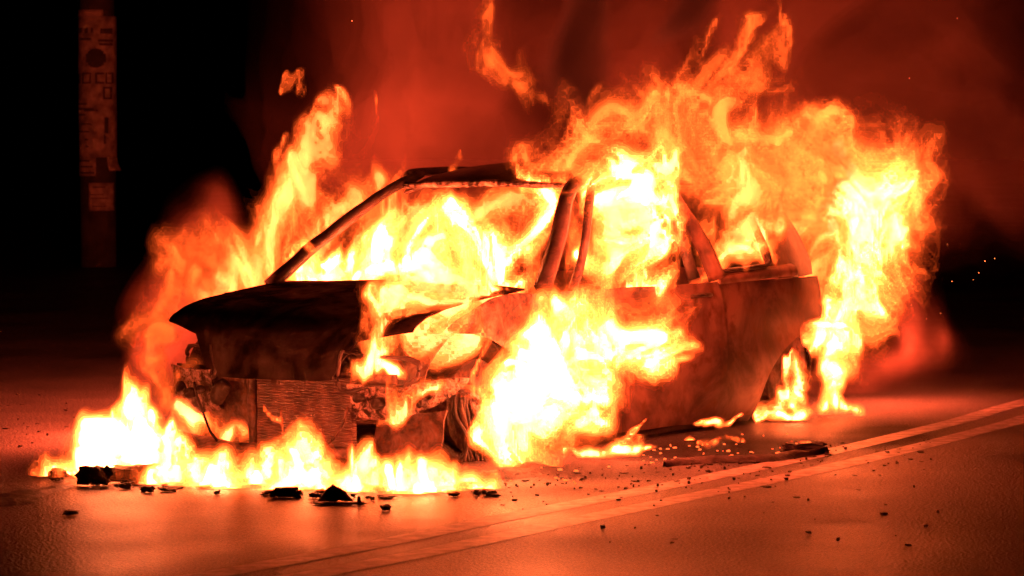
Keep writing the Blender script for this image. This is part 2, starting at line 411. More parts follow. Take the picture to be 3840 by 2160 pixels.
# floor, firewall, dash, seats
sheet("floor", [[(u, v, .10 + .02 * math.sin(9 * v)) for v in np.linspace(-.7, .7, 7)] for u in (.95, 1.6, 2.3, 3.0, 3.55)], M_FRAME, CAR, .01, 1, 2, .01, 72)
sheet("firewall", [[(1.10 + .03 * math.cos(5 * v), v, z) for v in np.linspace(-.66, .66, 7)] for z in (.1, .3, .5, .70)], M_FRAME, CAR, .01, 1, 2, .012, 73)
sheet("dashboard", [[(u, v, z + .012 * math.sin(7 * v)) for v in np.linspace(-.62, .62, 7)] for u, z in ((1.14, .69), (1.3, .695), (1.46, .67), (1.50, .57), (1.46, .5))], M_CHAR, CAR, .015, 2, 2, .015, 74)
for v0 in (-.34, .34):
    st = bar("seat", [(1.75, v0 - .2, .30), (1.95, v0 - .21, .28), (2.15, v0 - .2, .32), (2.28, v0 - .19, .6), (2.36, v0 - .14, .86), (2.37, v0, .92), (2.36, v0 + .14, .86), (2.28, v0 + .19, .6), (2.15, v0 + .2, .32), (1.95, v0 + .21, .28), (1.75, v0 + .2, .30), (1.72, v0, .3), (1.75, v0 - .2, .3)], .016, M_RUST, CAR, 3, 6)
    for k in range(5):
        z = .4 + .1 * k
        bar("spring", [(2.2 + .25 * (z - .32), v0 - .185, z), (2.23 + .25 * (z - .32), v0, z - .01), (2.2 + .25 * (z - .32), v0 + .185, z)], .005, M_RUST, st, 3, 5)

# the nose: crossmember, radiator, lamp housings, struts and hoses
def fin_mat():
    m = burnt("radiator_fins", (.06, .05, .045), (.16, .12, .1), (.12, .08, .06), 5.0, .6, .3, 0)
    n, l = m.node_tree.nodes, m.node_tree.links
    tc = n.new("ShaderNodeTexCoord"); wv = n.new("ShaderNodeTexWave"); wv.bands_direction = 'Z'; wv.inputs["Scale"].default_value = 26; wv.inputs["Distortion"].default_value = .6
    l.new(tc.outputs["Object"], wv.inputs["Vector"])
    bp = n.new("ShaderNodeBump"); bp.inputs["Strength"].default_value = .8; bp.inputs["Distance"].default_value = .006
    l.new(wv.outputs["Fac"], bp.inputs["Height"]); l.new(bp.outputs[0], n["Principled BSDF"].inputs["Normal"])
    return m
rad = sheet("radiator", [[(.17 + .01 * math.sin(6 * v), v, z) for v in np.linspace(-.09, .43, 7)] for z in np.linspace(.055, .375, 6)], fin_mat(), CAR, .03, 1, 2, .006, 80)
bar("radiator_tank", [(.155, -.115, .05), (.15, -.12, .22), (.155, -.125, .38)], .022, M_RUST, CAR, 3, 6, 1, .004)
sheet("slam_panel", [[(.16 + .12 * abs(v), v, z) for v in np.linspace(-.62, .62, 9)] for z in (.34, .375, .40)], M_RUST, CAR, .012, 2, 2, .008, 81)
sheet("inner_panel", [[(.30 + .02 * math.sin(8 * v), v, z) for v in np.linspace(-.60, -.14, 6)] for z in np.linspace(.06, .36, 5)], M_RUST, CAR, .01, 2, 2, .016, 82)
bar("lower_crossmember", [(.20, -.62, .075), (.15, -.3, .05), (.14, 0, .042), (.15, .3, .05), (.18, .46, .06)], .035, M_RUST, CAR, 4, 8, .8, .006)
bar("radiator_hose", [(.13, -.245, .335), (.12, -.265, .31), (.115, -.29, .27), (.12, -.30, .24)], [.028, .036, .036, .026], M_CHAR, CAR, 4, 10, 1, .008)
bar("cable", [(.10, -.41, .33), (.09, -.385, .27), (.10, -.35, .18), (.09, -.31, .12), (.08, -.26, .08)], .006, M_CHAR, CAR, 4, 6)
bar("cable", [(.12, .44, .26), (.115, .41, .18), (.12, .35, .11), (.11, .28, .07)], .006, M_RUST, CAR, 4, 6)
for s_, v0, v1 in ((-1, .33, .72), (1, .42, .84)):
    hl = sheet("headlight", [[(.13 + .26 * ((abs(v) - .34) / .45) ** 2 + dz * .1, s_ * v, z + (.015 * math.sin(9 * v))) for v in np.linspace(v0, v1 - k * .015 * k, 8)] for k, (z, dz) in enumerate(((.385 if s_ < 0 else .362, 0), (.34, .1), (.295, .2), (.25, .3), (.212, .5)))], M_ASH, CAR, .012, 3, 3, .02, 84 + s_)
    for j in range(4):
        v = v0 + .06 + .075 * j
        z = .30 - .02 * (j % 2)
        u = .115 + .26 * ((v - .34) / .45) ** 2
        bar("bulb_socket", [(u + .03, s_ * v, z), (u - .012, s_ * v, z - .004), (u - .022, s_ * v, z)], [.018 + .006 * (j % 3), .02 + .006 * (j % 3), .011], M_CHAR, hl, 2, 9)
    # the open frame round the lamp hole
    bar("lamp_surround", [(.13, s_ * v0, .485), (.12, s_ * (v0 - .02), .42), (.125, s_ * (v0 - .01), .34), (.16, s_ * (v0 + .1), .335), (.25, s_ * (v0 + .24), .35), (.30, s_ * (v0 + .27), .42), (.27, s_ * (v0 + .24), .47), (.14, s_ * v0, .475)], [.008, .012, .006, .014, .007], M_FRAME, CAR, 3, 6, 1, .02)
for s_ in (-1, 1):
    bar("suspension_strut", [(.60, s_ * .52, .62), (.62, s_ * .56, .4), (.64, s_ * .6, .2)], [.055, .05, .035], M_RUST, CAR, 3, 12, 1, .006)
    sheet("inner_arch", [[(.66 + r * math.cos(a), s_ * v, .2 + r * math.sin(a)) for a in np.linspace(.2, 2.9, 10)] for v, r in ((.40, .33), (.55, .36), (.68, .36))], M_RUST, CAR, .008, 2, 2, .016, 90)
    sheet("chassis_leg", [[(u, s_ * v, z) for u in (.2, .4, .6, .8, 1.1)] for v, z in ((.40, .20), (.46, .20), (.47, .30), (.40, .31))], M_RUST, CAR, .01, 1, 2, .008, 91)
sheet("lower_panel", [[(.34 + .03 * math.sin(9 * v), v, z) for v in np.linspace(.42, .78, 6)] for z in (.03, .10, .17, .22)], M_RUST, CAR, .01, 2, 2, .03, 95)
# engine block lump under the hood
eng = link("engine", lump_mesh("engine", (.5, .8, .32), 3, 5, .16), M_RUST, CAR); eng.location = (.62, .05, .16)
# shredded strips hanging by the front wheel
for k in range(7):
    a = k / 6
    bar("shredded_strip", [(.47 + .11 * a, .755 + .02 * math.sin(5 * a), .31 - .02 * a), (.48 + .11 * a, .77 + .02 * math.sin(9 * a), .2), (.49 + .12 * a, .775 + .03 * math.cos(7 * a), .1), (.47 + .16 * a, .78, .012)], [.009, .014, .012, .008], M_RUST if k % 2 else M_CHAR, CAR, 3, 6, .5, .01)

# ------------------------------------------------------------------ flames
def surface_nets(Fv, level):
    nx, ny, nz = Fv.shape
    g = Fv > level
    sidx = [(0, 0, 0), (1, 0, 0), (0, 1, 0), (1, 1, 0), (0, 0, 1), (1, 0, 1), (0, 1, 1), (1, 1, 1)]
    def sl(o): return (slice(o[0], nx - 1 + o[0]), slice(o[1], ny - 1 + o[1]), slice(o[2], nz - 1 + o[2]))
    cnt = np.zeros((nx - 1, ny - 1, nz - 1), np.int8)
    for o in sidx: cnt += g[sl(o)]
    act = (cnt > 0) & (cnt < 8)
    I = np.argwhere(act)
    if not len(I): return None
    cid = -np.ones(act.shape, np.int64); cid[act] = np.arange(len(I))
    val = np.stack([Fv[I[:, 0] + o[0], I[:, 1] + o[1], I[:, 2] + o[2]] for o in sidx], 1) - level
    acc = np.zeros((len(I), 3)); num = np.zeros(len(I))
    for a in range(8):
        for ax in (1, 2, 4):
            if a & ax: continue
            b = a | ax
            va, vb = val[:, a], val[:, b]
            m = (va > 0) != (vb > 0)
            t = np.where(m, va / np.where(m, va - vb, 1), 0)
            pa, pb = np.array(sidx[a]), np.array(sidx[b])
            acc += m[:, None] * (pa + t[:, None] * (pb - pa)); num += m
    V = I + acc / num[:, None]
    quads = []
    for ax in range(3):
        o1, o2 = [(1, 2), (2, 0), (0, 1)][ax]
        s0 = [slice(None)] * 3; s1 = [slice(None)] * 3
        s0[ax] = slice(0, -1); s1[ax] = slice(1, None)
        ch = g[tuple(s0)] != g[tuple(s1)]
        E_ = np.argwhere(ch)
        ok = (E_[:, o1] > 0) & (E_[:, o2] > 0) & (E_[:, o1] < Fv.shape[o1] - 1) & (E_[:, o2] < Fv.shape[o2] - 1)
        E_ = E_[ok]
        def c(d1, d2):
            q = E_.copy(); q[:, o1] -= d1; q[:, o2] -= d2
            return cid[q[:, 0], q[:, 1], q[:, 2]]
        Q = np.stack([c(1, 1), c(0, 1), c(0, 0), c(1, 0)], 1)
        inside = g[E_[:, 0], E_[:, 1], E_[:, 2]]
        Q[~inside] = Q[~inside][:, ::-1]
        quads.append(Q)
    return V, np.concatenate(quads)

FLAME_MATS = {}
FLAME_LEVELS = [(.4, .15, .004, FIRE), (2.2, 1.0, .012, FIRE), (6, 2.0, .04, FIRE), (14, 3.0, .12, FIRE), (34, 3.6, .2, (1.0, .10, .014)), (95, 4.0, .3, (1.0, .14, .026)), (330, 4.0, .4, (1.0, .22, .08))]
def get_flame_mat(k, heat):
    key = (k, round(heat, 2))
    if key not in FLAME_MATS:
        E, ab, sk, glow = FLAME_LEVELS[k]
        w_ = min(1.0, max(0.0, heat - .3))                # cool gas stays red
        glow = tuple(f + (g - f) * w_ for f, g in zip(FIRE, glow))
        FLAME_MATS[key] = flame_mat("glowing_gas", E * heat, ab, sk * heat, glow)
    return FLAME_MATS[key]

def flame(label, spines, heat=1.0, vox=.013, warp=(.09, .045, .02), detail=.34, stretch=2.2, seed=0, levels=(-.14, .0, .13, .27, .42, .57, .72), lamp=None, group="flames rising from the burning car", name="flame", mats_of=None, scales=(.30, .13, .055), dscale=.075, floor=.006):
    """one body of fire. spines: lists of (px, py, distance, radius in px) it grows along"""
    pts = []
    for sp in spines:
        A = np.array([[*at(x, y, Y), r * Y / F_PX] for x, y, Y, r in sp])
        if len(A) == 1: pts.append(A); continue
        out = []
        for a, b in zip(A[:-1], A[1:]):
            n = max(1, int(np.linalg.norm(b[:3] - a[:3]) / (.35 * min(a[3], b[3]) + .01)))
            out.append(a + (b - a) * np.linspace(0, 1, n, endpoint=False)[:, None])
        out.append(A[-1:]); pts.append(np.vstack(out))
    P = np.vstack(pts)
    mg = 1.3 * sum(warp) + .04
    ex = max(1.3, 1.25 - levels[0])
    lo = (P[:, :3] - P[:, 3:] * ex).min(0) - mg; hi = (P[:, :3] + P[:, 3:] * ex).max(0) + mg
    lo[2] = max(lo[2], floor)
    ax = [np.arange(l, h + vox, vox, dtype=np.float32) for l, h in zip(lo, hi)]
    G = np.stack(np.meshgrid(*ax, indexing='ij'), -1)
    off = np.array([3.1, 7.7, 1.3], np.float32) * (seed + 1)
    Q = G.copy()
    st = np.array([1, 1, 1 / stretch], np.float32)
    # swirl: warp the space the shape is looked up in, coarse first
    for amp, sc in zip(warp, scales):
        if amp <= 0: continue
        p = Q * st / sc + off
        Q = Q + amp * np.stack([1.5 * vnoise(p), 1.5 * vnoise(p + 31.7), 1.5 * vnoise(p + 57.3)], -1)
    Fv = np.full(G.shape[:3], -1.5, np.float32)
    for x, y, z, r in P.astype(np.float32):
        R = r * 2.4
        # only the voxels near this ball (in warped space the margin is the warp amplitude)
        mrg = R + 2.2 * sum(warp)
        i = [slice(max(0, int((c - mrg - l) / vox)), max(0, int((c + mrg - l) / vox) + 2)) for c, l in zip((x, y, z), lo)]
        q = Q[i[0], i[1], i[2]]
        d = np.sqrt((q[..., 0] - x) ** 2 + (q[..., 1] - y) ** 2 + (q[..., 2] - z) ** 2)
        np.maximum(Fv[i[0], i[1], i[2]], 1 - d / r, out=Fv[i[0], i[1], i[2]])
    m = Fv > -1.45
    p = (Q[m] * np.array([1, 1, 1 / (stretch * 1.25)], np.float32)) / dscale + off * 2
    rid = 1 - 2 * np.abs(vnoise(p))
    rid2 = 1 - 2 * np.abs(vnoise(p * 2.3 + 5 + .6 * rid[:, None]))
    n2 = fbm(p * 1.7 + 9, 4, .6)
    Fv[m] += np.clip((Fv[m] + 1.35) / .8, 0, 1) * detail * (.8 + 1.1 * np.clip(Fv[m], 0, 1)) * (.6 * (rid - .5) + .55 * (rid2 - .52) + .65 * n2)
    Fv[0] = Fv[-1] = -9; Fv[:, 0] = Fv[:, -1] = -9; Fv[:, :, 0] = Fv[:, :, -1] = -9
    VV, QQ, MI, mats, base = [], [], [], [], 0
    for k, lv in enumerate(levels):
        r = surface_nets(Fv, lv)
        if r is None: continue
        V, Q4 = r
        VV.append(V * vox + lo); QQ.append(Q4 + base); MI.append(np.full(len(Q4), len(mats), np.int32))
        mats.append(mats_of[k] if mats_of else get_flame_mat(k, heat)); base += len(V)
    V = np.vstack(VV); Q4 = np.vstack(QQ); MI = np.concatenate(MI)
    org = np.array([P[:, 0].mean(), P[:, 1].mean(), lo[2]])
    me = bpy.data.meshes.new(name)
    me.vertices.add(len(V)); me.vertices.foreach_set("co", (V - org).astype(np.float32).ravel())
    me.loops.add(len(Q4) * 4); me.loops.foreach_set("vertex_index", Q4.astype(np.int32).ravel())
    me.polygons.add(len(Q4)); me.polygons.foreach_set("loop_start", np.arange(0, len(Q4) * 4, 4, dtype=np.int32))
    me.polygons.foreach_set("loop_total", np.full(len(Q4), 4, np.int32))
    me.polygons.foreach_set("material_index", MI)
    me.update(calc_edges=True)
    o = link(name, me, mats); o.location = org
    tag(o, label, "flame" if not mats_of else None, group)
    if not mats_of: o.visible_shadow = False      # glowing gas throws no shadow
    if lamp:
        for (px, py, Y, watts) in lamp:
            L = bpy.data.lights.new("fire_glow", 'POINT'); L.energy = watts; L.color = (1, .085, .03); L.shadow_soft_size = .15
            lo_ = bpy.data.objects.new("fire_glow", L); COL.objects.link(lo_)
            lo_.parent = o; lo_.location = at(px, py, Y) - Vector(org)
            lo_.visible_glossy = False     # the gas itself is what mirrors in the road
    return o

def wall(pts, r, depth=.22):
    """a bed of upright tongues on the road: (x, top, base), two rows deep"""
    out = []
    for x, yt, yb in pts:
        Yb = on_ground(x, yb)[1] + random.uniform(-.05, .06)
        for dy, hh in (((-.08, .75), (depth - .08, 1.0)) if x > 620 else ((.07, .8), (depth + .06, 1.0))):
            yt2 = yb - (yb - yt) * hh
            out.append([(x, yb - 18, Yb + dy, r), (x + random.uniform(-8, 8), yb - (yb - yt2) * .45, Yb + dy + .03, r * .95), (x + random.uniform(-6, 10), yt2 - r * .1, Yb + dy + .05, r * .55)])
    return out

def rows_between(pts, n):
    P = np.array(pts, float); t = np.linspace(0, len(P) - 1, n)
    return [tuple(np.interp(t_, range(len(P)), P[:, k]) for k in range(P.shape[1])) for t_ in t]

top = [(250, 1775, 1800), (297, 1730, 1802), (354, 1640, 1805), (385, 1597, 1808), (443, 1562, 1810), (470, 1470, 1810), (513, 1490, 1812), (557, 1597, 1815), (602, 1650, 1816), (637, 1600, 1818), (716, 1605, 1820), (725, 1677, 1820), (778, 1699, 1825), (844, 1712, 1828), (977, 1725, 1832), (1039, 1659, 1834), (1109, 1610, 1836), (1131, 1681, 1838), (1176, 1765, 1840)]
flame("long white-hot fire burning on the road along the front of the car", wall(rows_between(top, 30), 94), 2.2, .012, (.05, .03, .015), .34, 2.0, 1,
      lamp=[(480, 1600, 13.3, 22), (950, 1690, 13.2, 30)])
top = [(1200, 1761, 1842), (1253, 1730, 1845), (1310, 1677, 1848), (1350, 1677, 1850), (1368, 1747, 1852), (1483, 1717, 1856), (1527, 1761, 1856), (1553, 1712, 1856), (1628, 1739, 1856), (1677, 1739, 1855), (1740, 1790, 1850), (1796, 1770, 1848), (1845, 1827, 1845)]
flame("ragged yellow-white fire on the road below the open headlight", wall(rows_between(top, 22), 84), 2.0, .012, (.05, .03, .015), .36, 2.0, 2,
      lamp=[(1400, 1690, 13.1, 26)])
flame("tall orange flame behind the hood, leaning to a thin red tip", [[(760, 1130, 15.60, 70), (900, 1010, 15.70, 130), (1050, 900, 15.80, 150), (1170, 760, 15.90, 130), (1250, 640, 16.00, 95), (1290, 500, 16.00, 75), (1330, 380, 16.05, 52), (1345, 290, 16.10, 34), (1330, 250, 16.10, 18)],
      [(1100, 640, 16.00, 40), (1130, 560, 16.00, 25)], [(1250, 950, 15.90, 110), (1350, 800, 16.00, 80), (1450, 650, 16.10, 45)], [(830, 900, 15.80, 40), (815, 830, 15.80, 22)], [(1150, 300, 16.1, 26), (1180, 240, 16.1, 26), (1240, 330, 16.1, 22)]], .5, .012, (.10, .05, .022), .42, 2.6, 3, lamp=[(1050, 600, 16.6, 1000)])
flame("dull orange flame curling round the far front corner of the hood", [[(590, 1500, 14.3, 55), (575, 1400, 14.35, 60), (600, 1290, 14.4, 60), (680, 1190, 14.6, 70), (780, 1100, 14.9, 90)], [(700, 1330, 14.25, 50), (620, 1380, 14.25, 55), (560, 1480, 14.25, 60)], [(560, 1250, 14.6, 80), (640, 1080, 14.9, 100), (740, 960, 15.2, 110)]], .13, .014, (.08, .04, .02), .36, 2.0, 4, lamp=[(480, 1230, 15.1, 550)])
flame("blazing white fire filling the cabin behind the empty windscreen", [[(1165 + 80 * k, 1060, 15.3 - .05 * k * .7, 95), (1175 + 80 * k, 960, 15.35 - .05 * k * .7, 85), (1200 + 78 * k, 900 - (60 if k in (4, 5, 9) else 0), 15.3 - .04 * k, 60)] for k in range(11)] +
      [[(1930, 1000, 15.0, 90), (1985, 880, 15.05, 90), (2020, 760, 15.1, 80), (2040, 710, 15.15, 60)]], 2.2, .012, (.09, .05, .022), .40, 2.0, 5, lamp=[(1500, 950, 15.3, 70), (1900, 950, 14.9, 40)])
flame("orange fire under the roof lining behind the windscreen", [[(1300, 900, 15.7, 110), (1450, 800, 15.7, 120), (1700, 780, 15.6, 130), (1950, 790, 15.5, 120), (2050, 850, 15.4, 100)], [(1500, 740, 15.7, 50), (1750, 720, 15.6, 60), (2000, 730, 15.5, 60)]], .5, .016, (.10, .05, .02), .36, 1.8, 6)
flame("white fire bursting out of the door window and over the roof edge", [[(2200, 1090, 14.75, 70), (2300, 990, 14.85, 130), (2330, 850, 14.85, 130), (2340, 720, 14.75, 120), (2310, 610, 14.75, 95), (2230, 590, 14.75, 50)], [(2420, 900, 14.95, 90), (2440, 760, 14.85, 90), (2400, 640, 14.8, 85)], [(2140, 1000, 15.0, 25), (2190, 800, 15.1, 36), (2225, 690, 15.0, 45)], [(2100, 670, 14.6, 30), (2130, 630, 14.6, 34), (2180, 600, 14.65, 30)], [(2420, 1040, 15.0, 60), (2520, 980, 15.1, 50)]], 1.6, .012, (.10, .05, .022), .46, 2.0, 7, lamp=[(2320, 900, 14.5, 90)])
flame("yellow-white fire in the rear side window", [[(2690, 1020, 15.75, 60), (2760, 985, 15.8, 80), (2830, 950, 15.85, 75), (2850, 880, 15.9, 60), (2860, 800, 15.9, 30)], [(2710, 930, 15.75, 60), (2700, 800, 15.75, 50)]], 1.6, .012, (.07, .04, .02), .42, 2.4, 8)
flame("orange fire pouring up out of the rear side window", [[(2700, 1000, 15.4, 40), (2760, 900, 15.35, 75), (2760, 800, 15.3, 95), (2720, 680, 15.3, 100), (2760, 580, 15.3, 100)], [(2800, 900, 15.9, 50), (2850, 780, 16.1, 70), (2900, 680, 16.2, 80)], [(2800, 960, 15.45, 40), (2720, 880, 15.4, 50)]], .5, .013, (.10, .05, .022), .42, 2.2, 38)
flame("broad orange fire rolling off the back of the roof", [[(2020, 560, 15.0, 75), (2150, 530, 15.05, 105), (2300, 500, 15.1, 130), (2450, 500, 15.2, 160), (2580, 560, 15.35, 190), (2720, 600, 15.5, 180), (2840, 640, 16.0, 170), (2950, 620, 16.5, 170), (3050, 560, 16.8, 160)], [(2560, 440, 15.3, 130), (2700, 420, 15.4, 130), (2850, 460, 15.7, 110)], [(2640, 760, 15.35, 90), (2740, 700, 15.4, 120), (2840, 720, 16.1, 110), (2960, 740, 16.6, 90)]], .32, .015, (.13, .06, .025), .45, 1.7, 9, lamp=[(2600, 520, 15.2, 90)])
flame("ragged red flame tops above the rear of the roof", [[(2640, 480, 15.6, 112), (2700, 380, 15.65, 119), (2760, 310, 15.7, 100), (2850, 370, 15.7, 112), (2930, 400, 15.8, 62)], [(2560, 280, 15.7, 38), (2600, 200, 15.7, 56), (2640, 150, 15.7, 31)], [(2860, 280, 15.8, 62), (2940, 200, 15.8, 88), (2990, 140, 15.8, 81), (2930, 60, 15.8, 69), (2890, -20, 15.8, 45)], [(2780, 220, 15.7, 75), (2800, 120, 15.7, 50)], [(2560, 430, 15.6, 100), (2850, 330, 15.7, 138), (2650, 330, 15.7, 100)]], .11, .016, (.12, .06, .025), .6, 1.8, 10)
flame("tall yellow-white column of fire behind the rear of the car", [[(3110, 1330, 16.7, 80), (3170, 1230, 16.8, 115), (3180, 1100, 16.8, 150), (3220, 980, 16.9, 195), (3250, 850, 16.9, 230), (3230, 720, 17.0, 207), (3200, 620, 17.0, 126)], [(3330, 950, 16.9, 115), (3390, 850, 16.9, 92)], [(3100, 850, 16.9, 92), (3100, 1000, 16.8, 69)]], 1.5, .013, (.11, .06, .025), .44, 1.9, 11, lamp=[(3350, 1230, 17.0, 230)])
flame("red and orange fringe of fire at the upper rear of the car", [[(3150, 580, 17.1, 80), (3300, 580, 17.1, 110), (3420, 640, 17.1, 110), (3470, 760, 17.1, 80), (3450, 900, 17.1, 50)], [(3480, 680, 17.1, 50), (3560, 600, 17.1, 35), (3540, 560, 17.1, 25)], [(3050, 480, 16.9, 90), (2950, 500, 16.8, 80)], [(3010, 650, 16.8, 110), (3070, 800, 16.8, 100), (3100, 950, 16.8, 80), (3110, 1100, 16.8, 60)]], .4, .017, (.12, .06, .025), .4, 1.8, 12)
flame("white fire in the rear wheel arch licking up the bumper", [[(2890, 1550, 15.8, 34), (2915, 1470, 15.85, 32), (2950, 1390, 15.9, 24), (2985, 1320, 15.9, 14)], [(2940, 1500, 15.85, 46), (2985, 1430, 15.88, 44), (3010, 1350, 15.9, 30)], [(2930, 1560, 15.75, 30), (2990, 1570, 15.75, 34), (2995, 1520, 15.75, 18)], [(3040, 1560, 15.8, 30), (3050, 1530, 15.8, 16)], [(3090, 1550, 16.1, 48), (3110, 1450, 16.3, 55), (3120, 1380, 16.4, 65), (3150, 1290, 16.6, 80)], [(3140, 1550, 16.1, 36), (3185, 1550, 16.1, 26)], [(3060, 1280, 15.9, 20), (3100, 1240, 16.1, 30), (3090, 1120, 16.2, 26)]], 2.0, .010, (.05, .035, .018), .36, 2.0, 13, lamp=[(3150, 1350, 16.4, 40)])
flame("great white flame pouring from the front wheel arch over the door", [[(1890, 1720, 13.45, 70), (1960, 1620, 13.5, 120), (2040, 1480, 13.6, 170), (2120, 1360, 13.75, 190), (2230, 1270, 13.95, 190), (2370, 1230, 14.1, 150), (2480, 1310, 14.25, 105), (2540, 1330, 14.3, 45)], [(2080, 1600, 13.5, 90), (2140, 1520, 13.6, 80)], [(2120, 1230, 13.9, 105), (2170, 1140, 14.1, 95), (2230, 1070, 14.4, 80)], [(2440, 1240, 14.15, 80), (2330, 1160, 14.2, 70)], [(1930, 1690, 13.4, 80), (2010, 1560, 13.5, 120)], [(1820, 1450, 13.5, 40), (1830, 1330, 13.6, 25)]], 1.9, .012, (.10, .055, .025), .42, 1.8, 14, lamp=[(2330, 1250, 13.75, 300)])
flame("pale orange flame rising through the hood from the open headlight", [[(1360, 1380, 13.65, 36), (1430, 1360, 13.65, 60), (1490, 1290, 13.7, 102), (1530, 1200, 13.8, 132), (1620, 1120, 14.0, 132), (1750, 1090, 14.2, 96), (1850, 1080, 14.3, 60)], [(1650, 1230, 13.9, 96), (1700, 1150, 14.0, 72)], [(1560, 1460, 13.5, 36), (1650, 1430, 13.5, 48), (1720, 1380, 13.6, 36)]], 1.0, .013, (.09, .05, .022), .46, 1.9, 15, lamp=[(1500, 1200, 13.4, 20)])
flame("small bright fire burning inside the open headlight", [[(1310, 1410, 13.75, 25), (1380, 1395, 13.75, 36), (1450, 1385, 13.75, 38), (1500, 1400, 13.75, 26)]], 1.3, .009, (.035, .022, .012), .5, 1.2, 16)
flame("flickering bright fire across the bared front suspension", [[(1590, 1470, 13.4, 18), (1650, 1460, 13.4, 26), (1720, 1440, 13.4, 32), (1800, 1450, 13.4, 40)], [(1440, 1615, 13.3, 14), (1500, 1600, 13.3, 18), (1560, 1540, 13.35, 18)]], 1.4, .011, (.05, .03, .015), .45, 1.4, 17)
flame("curling orange flame on the road under the door", [[(2130, 1730, 13.9, 18), (2200, 1715, 13.9, 26), (2280, 1705, 13.9, 32), (2360, 1690, 13.95, 32), (2395, 1660, 13.95, 20)], [(2330, 1660, 13.95, 16), (2380, 1600, 13.95, 14), (2400, 1580, 13.95, 10)]], 1.5, .010, (.04, .025, .012), .4, 1.5, 18)
flame("thin red wisp of flame blown high above the roof", [[(2080, 450, 15.9, 30), (2030, 370, 15.9, 42), (1960, 280, 15.9, 65), (1890, 190, 15.9, 78), (1875, 100, 15.9, 50), (1880, 30, 15.9, 58), (1890, -40, 15.9, 30)], [(1900, 230, 15.9, 50), (1850, 170, 15.9, 25)]], .085, .011, (.07, .05, .03), .62, 2.2, 19)
flame("short red wisp of flame standing on the front edge of the roof", [[(1680, 640, 15.6, 20), (1710, 580, 15.6, 18), (1725, 545, 15.6, 10)]], .3, .010, (.05, .03, .015), .4, 2.2, 20)
flame("orange licks of flame in front of the radiator", [[(980, 1520, 13.7, 14), (1000, 1550, 13.7, 16), (1030, 1560, 13.7, 14), (1045, 1510, 13.7, 10)], [(1030, 1640, 13.7, 14), (1030, 1570, 13.7, 10)]], .9, .008, (.03, .02, .01), .4, 2.0, 21)
flame("glowing fire behind the broken front panel beside the radiator", [[(650, 1560, 14.25, 30), (720, 1590, 14.25, 40), (800, 1620, 14.2, 45), (900, 1640, 14.15, 40)], [(790, 1580, 14.2, 30)]], .9, .012, (.05, .03, .015), .4, 1.5, 22)
flame("strip of bright flame burning under the rear sill", [[(2600, 1600, 14.9, 12), (2660, 1590, 15.0, 20), (2730, 1580, 15.1, 18), (2800, 1565, 15.2, 10)]], 1.6, .009, (.03, .02, .01), .4, 1.0, 23)
for i, (x, y, r, lb) in enumerate(((2440, 1698, 10, "small flame on the road behind the curling flame"), (2565, 1645, 16, "small upright flame between the sill and the charred strip"), (2625, 1682, 14, "slanting small flame just behind the charred strip"), (2745, 1690, 9, "lowest small flame touching the middle of the charred strip"), (2880, 1590, 9, "small flame under the corner of the rear wheel arch"))):
    g = on_ground(x, y + r)
    flame(lb, [[(x - 30, y, g[1], r * 1.3), (x, y - 5, g[1], r * 1.7), (x + 30, y - 12, g[1], r * 1.2)]], 1.6, .008, (.03, .02, .01), .4, 1.5, 30 + i, group="small flames on the littered road")

# ------------------------------------------------------------------ smoke
def smoke_mat(name, density, albedo, aniso=.0):
    m = bpy.data.materials.new(name); m.use_nodes = True
    n, l = m.node_tree.nodes, m.node_tree.links
    n.clear()
    out = n.new("ShaderNodeOutputMaterial")
    sc = n.new("ShaderNodeVolumeScatter"); sc.inputs["Color"].default_value = (*albedo, 1); sc.inputs["Density"].default_value = density
    sc.inputs["Anisotropy"].default_value = aniso
    ab = n.new("ShaderNodeVolumeAbsorption"); ab.inputs["Color"].default_value = (*albedo, 1); ab.inputs["Density"].default_value = density
    ad = n.new("ShaderNodeAddShader")
    l.new(sc.outputs[0], ad.inputs[0]); l.new(ab.outputs[0], ad.inputs[1]); l.new(ad.outputs[0], out.inputs["Volume"])
    m.cycles.homogeneous_volume = True
    return m

def smoke(label, spines, dens, seed, vox=.045, warp=(.32, .14, .06), albedo=(.75, .5, .42), detail=.34):
    mats = [smoke_mat("drifting_smoke", d, albedo) for d in dens]
    o = flame(label, spines, 1.0, vox, warp, detail, 1.3, seed, (-.85, -.6, -.35, -.1, .15, .4), None, "smoke clouds around the fire", "smoke", mats, (.9, .42, .2), .40, .03)
    o["kind"] = "stuff"; o["category"] = "smoke"
    return o

smoke("broad red-lit smoke cloud rising behind the car roof", [[(1500, 800, 17.2, 240), (1560, 550, 17.2, 300), (1600, 250, 17.4, 320), (1600, -100, 17.6, 340)], [(1900, 600, 17.2, 400), (1850, 250, 17.4, 380), (1800, -150, 17.6, 420)], [(2380, 450, 17.2, 300), (2450, 100, 17.5, 330), (2500, -150, 17.6, 350)]], (.002, .005, .012, .027, .05, .075), 40)
smoke("red-brown smoke drifting off the right of the burning car", [[(3250, 650, 17.8, 320), (3350, 350, 17.9, 380), (3400, 50, 18.0, 380), (3450, -200, 18.0, 350)], [(3550, 600, 18.0, 250), (3750, 600, 18.0, 230), (3950, 620, 18.0, 220)], [(3100, 200, 17.6, 350), (3000, -100, 17.6, 400)]], (.004, .010, .025, .055, .09, .12), 41)
smoke("thin smoke hugging the far side of the hood", [[(590, 1380, 15.0, 100), (680, 1180, 15.2, 130), (780, 1020, 15.4, 110), (850, 920, 15.5, 80)]], (.003, .008, .018, .035, .07, .11), 42, .03, (.12, .08, .04), (.75, .5, .42), .45)
